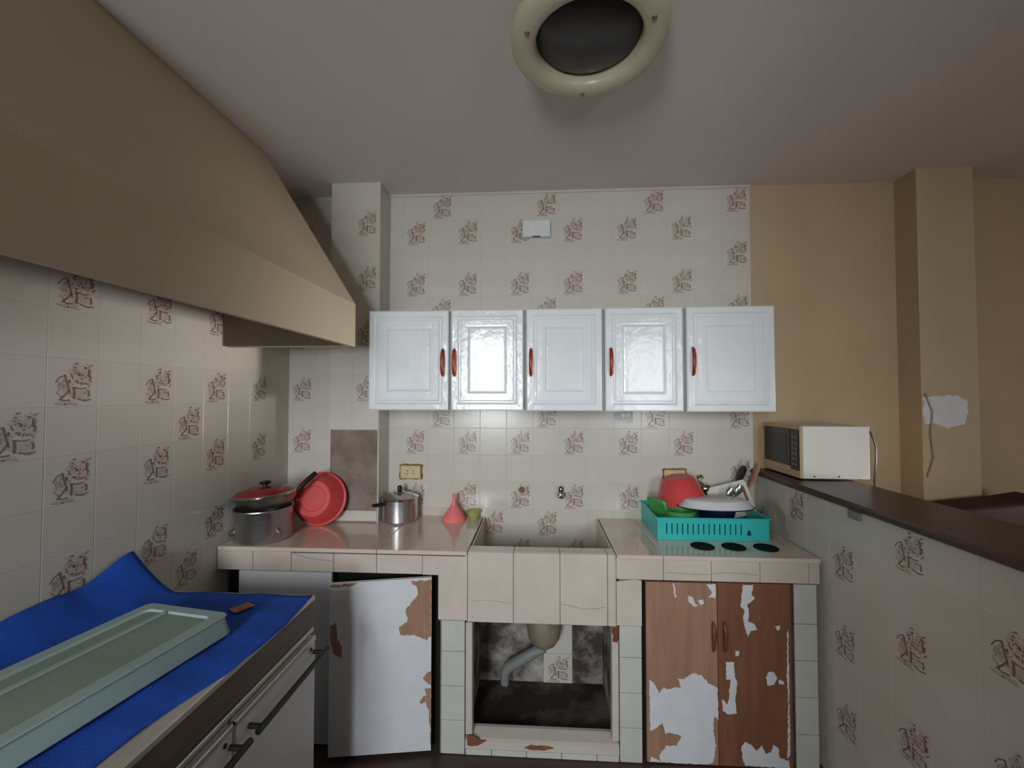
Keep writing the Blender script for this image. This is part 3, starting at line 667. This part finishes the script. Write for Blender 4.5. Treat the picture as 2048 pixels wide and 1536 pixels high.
# crumpled clear bag
R = random.Random(5); rows = []
for i in range(9):
    v = i / 8; row = []
    for k in range(14):
        a = 2 * PI * k / 14; r = (.062 * (1 - v ** 2) + .016) * (1 + R.uniform(-.25, .25))
        row.append((1.118 + min(.052, r * .8 * math.cos(a)) + .015 * v, 2.15 + r * 1.2 * math.sin(a), ZW + .003 + .165 * v + R.uniform(-.006, .006)))
    row.append(row[0]); rows.append(row)
for row in rows:
    for k in range(len(row)): row[k] = (min(1.172, max(1.098, row[k][0])), row[k][1], max(ZW + .002, row[k][2]))
pb = MB().grid(rows).build('plastic_bag', 'film', None, 60, loc=(1.125, 2.15, ZW)); subsurf(pb, 1); tag(pb, 'crumpled clear plastic bag between the dish rack and divider wall', 'bag')
# flat dark discs in front of the rack
for k, (x, y) in enumerate(((.741, 2.004), (.878, 2.003), (1.016, 2.000))):
    ds = MB().lathe([(0, 0), (.050, 0), (.051, .002), (.049, .004), (.044, .0045), (.042, .003), (0, .003)], (x, y, ZW + .0002), 36).build('dark_disc', 'matblack', None, 40, loc=(x, y, ZW))
    tag(ds, ('flat dark round disc on the worktop, leftmost of three', 'flat dark round disc on the worktop, middle of three', 'flat dark round disc on the worktop, rightmost of three')[k], 'disc', 'flat dark discs before the dish rack')

# ------------------------------------------------------------ microwave on the ledge
mw = thing('microwave', (1.38, 2.26, 1.154), 'white-sided microwave oven on the wooden ledge with its dark door turned left', 'microwave')
mx0, mx1, my0, my1, mz0, mz1 = 1.228, 1.540, 2.098, 2.422, 1.160, 1.406
MB().box(mx0 + .012, mx1, my0, my1, mz0, mz1, bev=.003).build('casing', 'mwwhite', mw)
MB().box(mx0, mx0 + .0115, my0 + .001, my1, mz0, mz1, bev=.003).build('front_frame', 'mwbeige', mw)
dw = MB().box(mx0 - .006, mx0 - .0005, my0 + .075, my1 - .018, mz0 + .050, mz1 - .018, bev=.002).build('door', 'mwdark', mw)
MB().box(mx0 - .0075, mx0 - .006, my0 + .10, my1 - .045, mz0 + .075, mz1 - .045).build('door_window', 'glass', dw)
cp = MB().box(mx0 - .005, mx0 - .0005, my0 + .006, my0 + .072, mz0 + .036, mz1 - .018, bev=.002).build('control_panel', 'mwpanel', mw)
for zz in (.06, .085, .11, .135, .16, .19):
    for yy in (.022, .045): MB().box(mx0 - .0062, mx0 - .005, my0 + yy, my0 + yy + .010, mz0 + zz, mz0 + zz + .006).build('button', 'legend', cp)
for yy in (my0 + .03, my1 - .03):
    for xx in (mx0 + .03, mx1 - .03): MB().lathe([(.010, 0), (.012, .0065)], (xx, yy, 1.1542), 10).build('foot', 'black', mw)
for xx in (mx0 + .062, mx0 + .172): MB().lathe([(.0045, 0), (.0035, .002), (0, .003)], (xx, my0 + .0005, mz0 + .012), 10, mt=Matrix.Rotation(PI / 2, 4, 'X')).build('screw', 'mwdark', mw)
MB().tube([(mx1 - .002, my0 + .03, mz1 - .005), (mx1 + .018, my0 + .02, mz1 - .03), (mx1 + .034, my0 + .012, mz1 - .09), (mx1 + .034, my0 + .012, mz1 - .15), (mx1 + .026, my0 + .012, mz0), (mx1 + .024, my0 + .012, .95)], .004, 6).build('power_cord', 'cable', mw, 60)

# ------------------------------------------------------------ seat beyond the ledge
sf = thing('armchair', (2.35, 2.0, 0), 'dark brown upholstered chair seen over the wooden ledge', 'chair')
b = MB().prism([(1.86, .40), (2.36, .40), (2.38, 1.0), (2.34, 1.085), (2.20, 1.06), (1.95, 1.03), (1.86, 1.0)], 2.12, 2.27).build('backrest', 'sofa', sf); 
md = b.modifiers.new('bev', 'BEVEL'); md.width = .02; md.segments = 3
MB().box(1.86, 2.38, 1.62, 2.12, .26, .46, bev=.03).build('seat', 'sofa', sf)
for x in (1.78, 2.38): MB().box(x, x + .08, 1.62, 2.25, .12, .62, bev=.02).build('armrest', 'sofa', sf)
for x in (1.82, 2.42):
    for y in (1.66, 2.2): MB().lathe([(.018, 0), (.025, .125)], (x, y, 0), 10).build('leg', 'ledge', sf)

# ------------------------------------------------------------ ceiling lamp
lp = thing('ceiling_lamp', (.155, 1.277, ZC), 'round cream ceiling lamp with a dark smoked glass centre', 'lamp')
LC = (.155, 1.277, 0)
MB().lathe([(.16, ZC - .001), (.20, ZC - .02), (.225, ZC - .05), (.234, ZC - .085), (.232, ZC - .105), (.222, ZC - .117), (.200, ZC - .124), (.178, ZC - .123), (.166, ZC - .117), (.160, ZC - .106), (.158, ZC - .09), (.158, ZC - .07)], LC, 64, cap=False).build('housing', 'creamlamp', lp, 50)
MB().lathe([(.157, ZC - .082), (.14, ZC - .092), (.09, ZC - .104), (.04, ZC - .109), (0, ZC - .110)], LC, 48).build('glass_cover', 'glass', lp, 60)
for a in (200, 330, 90):
    a = math.radians(a); MB().lathe([(0, -.005), (.007, -.004), (.008, 0)], (LC[0] + .195 * math.cos(a), LC[1] + .195 * math.sin(a), ZC - .1235), 12).build('screw', 'burnt', lp)
for a in (216, -34):
    a = math.radians(a); MB().lathe([(.010, -.010), (.012, .012)], (LC[0] + .238 * math.cos(a), LC[1] + .238 * math.sin(a), ZC - .075), 10).build('clip', 'mwdark', lp)

# ------------------------------------------------------------ cooker under the hood, blue cloth, tray
ck = thing('cooker', (-1.1, 1.0, 0), 'white cooker with wood-grain panel and black bar handles along the left wall', 'cooker')
SX, SY0, SY1 = -.790, .40, 1.470
MB().box(XL + .015, SX, SY0, SY1, .05, .838, bev=.004).build('body', 'white', ck)
MB().box(XL + .015, SX + .016, SY0 - .005, SY1 + .005, .838, .856, bev=.003).build('hob_rim', 'trim', ck)
MB().box(SX, SX + .012, SY0, SY1, .752, .836, bev=.002).build('control_panel', 'woodgrain', ck)
MB().box(SX, SX + .016, SY0, SY1, .735, .750, bev=.003).build('trim_strip', 'trim', ck)
for y0, y1 in ((1.075, SY1 - .002), (SY0, 1.065)):
    dd = MB().box(SX + .001, SX + .022, y0, y1, .12, .722, bev=.004).build('door', 'white', ck)
    MB().box(SX + .010, SX + .0245, y0, y1, .705, .7225, bev=.003).build('top_rail', 'trim', dd)
    MB().tube([(SX + .06, y0 + .03, .672), (SX + .06, y1 + .012, .672)], .0085, 10).build('handle', 'black', dd, 50)
    for y in (y0 + .05, y1 - .012): MB().tube([(SX + .020, y, .672), (SX + .06, y, .672)], .007, 8).build('handle_post', 'black', dd, 50)
    MB().lathe([(.006, 0), (.006, .003)], (SX + .022, y1 - .03, .69), 8, mt=Matrix.Rotation(PI / 2, 4, 'Y')).build('screw', 'black', dd)
for x in (XL + .05, SX - .04):
    for y in (SY0 + .05, SY1 - .05): MB().lathe([(.02, 0), (.016, .05)], (x, y, 0), 10).build('foot', 'black', ck)
R = random.Random(3)
rows = []; NX, NY = 34, 56
for i in range(NX):
    row = []
    for j in range(NY):
        u_, v_ = i / (NX - 1), j / (NY - 1)
        y = .42 + v_ * (1.462 - .42)
        x1 = SX + .018 - .012 * math.sin(y * 9) - (.050 * max(0, math.sin((1.05 - y) * 4)) if y < 1.05 else 0)
        x = XL + .020 + u_ * (x1 - XL - .020)
        z = .8585 + .0015 * math.sin(x * 31 + y * 17) + .001 * math.sin(y * 53)
        d = x - (XL + .02)
        rise = (.088 + .045 * math.exp(-((y - 1.455) / .12) ** 2)) * max(0, 1 - d / .16) ** 1.4
        rise *= 1 + .06 * math.sin(y * 23)
        z += rise
        row.append((x, y, z))
    rows.append(row)
cl = MB().grid(rows).build('blue_cloth', 'blue', None, 60, loc=(-1.1, 1.0, .857)); solidify(cl, .0015, 1)
tag(cl, 'bright blue cloth spread over the cooker top', 'cloth')
tg = MB().box(-.022, .022, -.030, .030, 0, .001).xf(Matrix.Translation((-.955, 1.355, .8645)) @ Matrix.Rotation(math.radians(-30), 4, 'Z')).build('paper_tag', 'tagpaper', None, loc=(-.955, 1.355, .864))
tag(tg, 'small printed paper tag lying on the blue cloth', 'tag')
TT = Matrix.Translation((-1.075, .955, .8655)) @ Matrix.Rotation(math.radians(-9), 4, 'Z')
tr = thing('plastic_tray', (-1.075, .955, .8655), 'pale grey-green plastic tray on the blue cloth', 'tray')
def ring(hx, hy, r, z, n=5):
    out = []
    for cx, cy, a0 in ((hx - r, hy - r, 0), (-hx + r, hy - r, 90), (-hx + r, -hy + r, 180), (hx - r, -hy + r, 270)):
        for k in range(n):
            a = math.radians(a0 + 90 * k / (n - 1)); out.append((cx + r * math.cos(a), cy + r * math.sin(a), z))
    return out
def rings(rs):
    n = len(rs[0]); vs = sum(rs, []); fs = []
    for i in range(len(rs) - 1):
        for k in range(n): fs.append((i * n + k, i * n + (k + 1) % n, (i + 1) * n + (k + 1) % n, (i + 1) * n + k))
    fs.append(tuple(range(n))); fs.append(tuple(range((len(rs) - 1) * n, len(rs) * n)))
    return MB().add(vs, fs)
rings([ring(.150, .285, .02, .001), ring(.152, .287, .022, .004), ring(.142, .277, .02, .050), ring(.146, .281, .02, .053), ring(.144, .279, .02, .057), ring(.112, .250, .015, .057), ring(.108, .246, .015, .050)]).xf(TT).build('tray_body', 'tray', tr, 40)
rings([ring(.107, .245, .014, .0505), ring(.107, .245, .014, .0515)]).xf(TT).build('panel', 'traydark', tr)
MB().box(-.052, -.036, -.245, .245, .051, .058, bev=.002).xf(TT).build('rib', 'tray', tr)
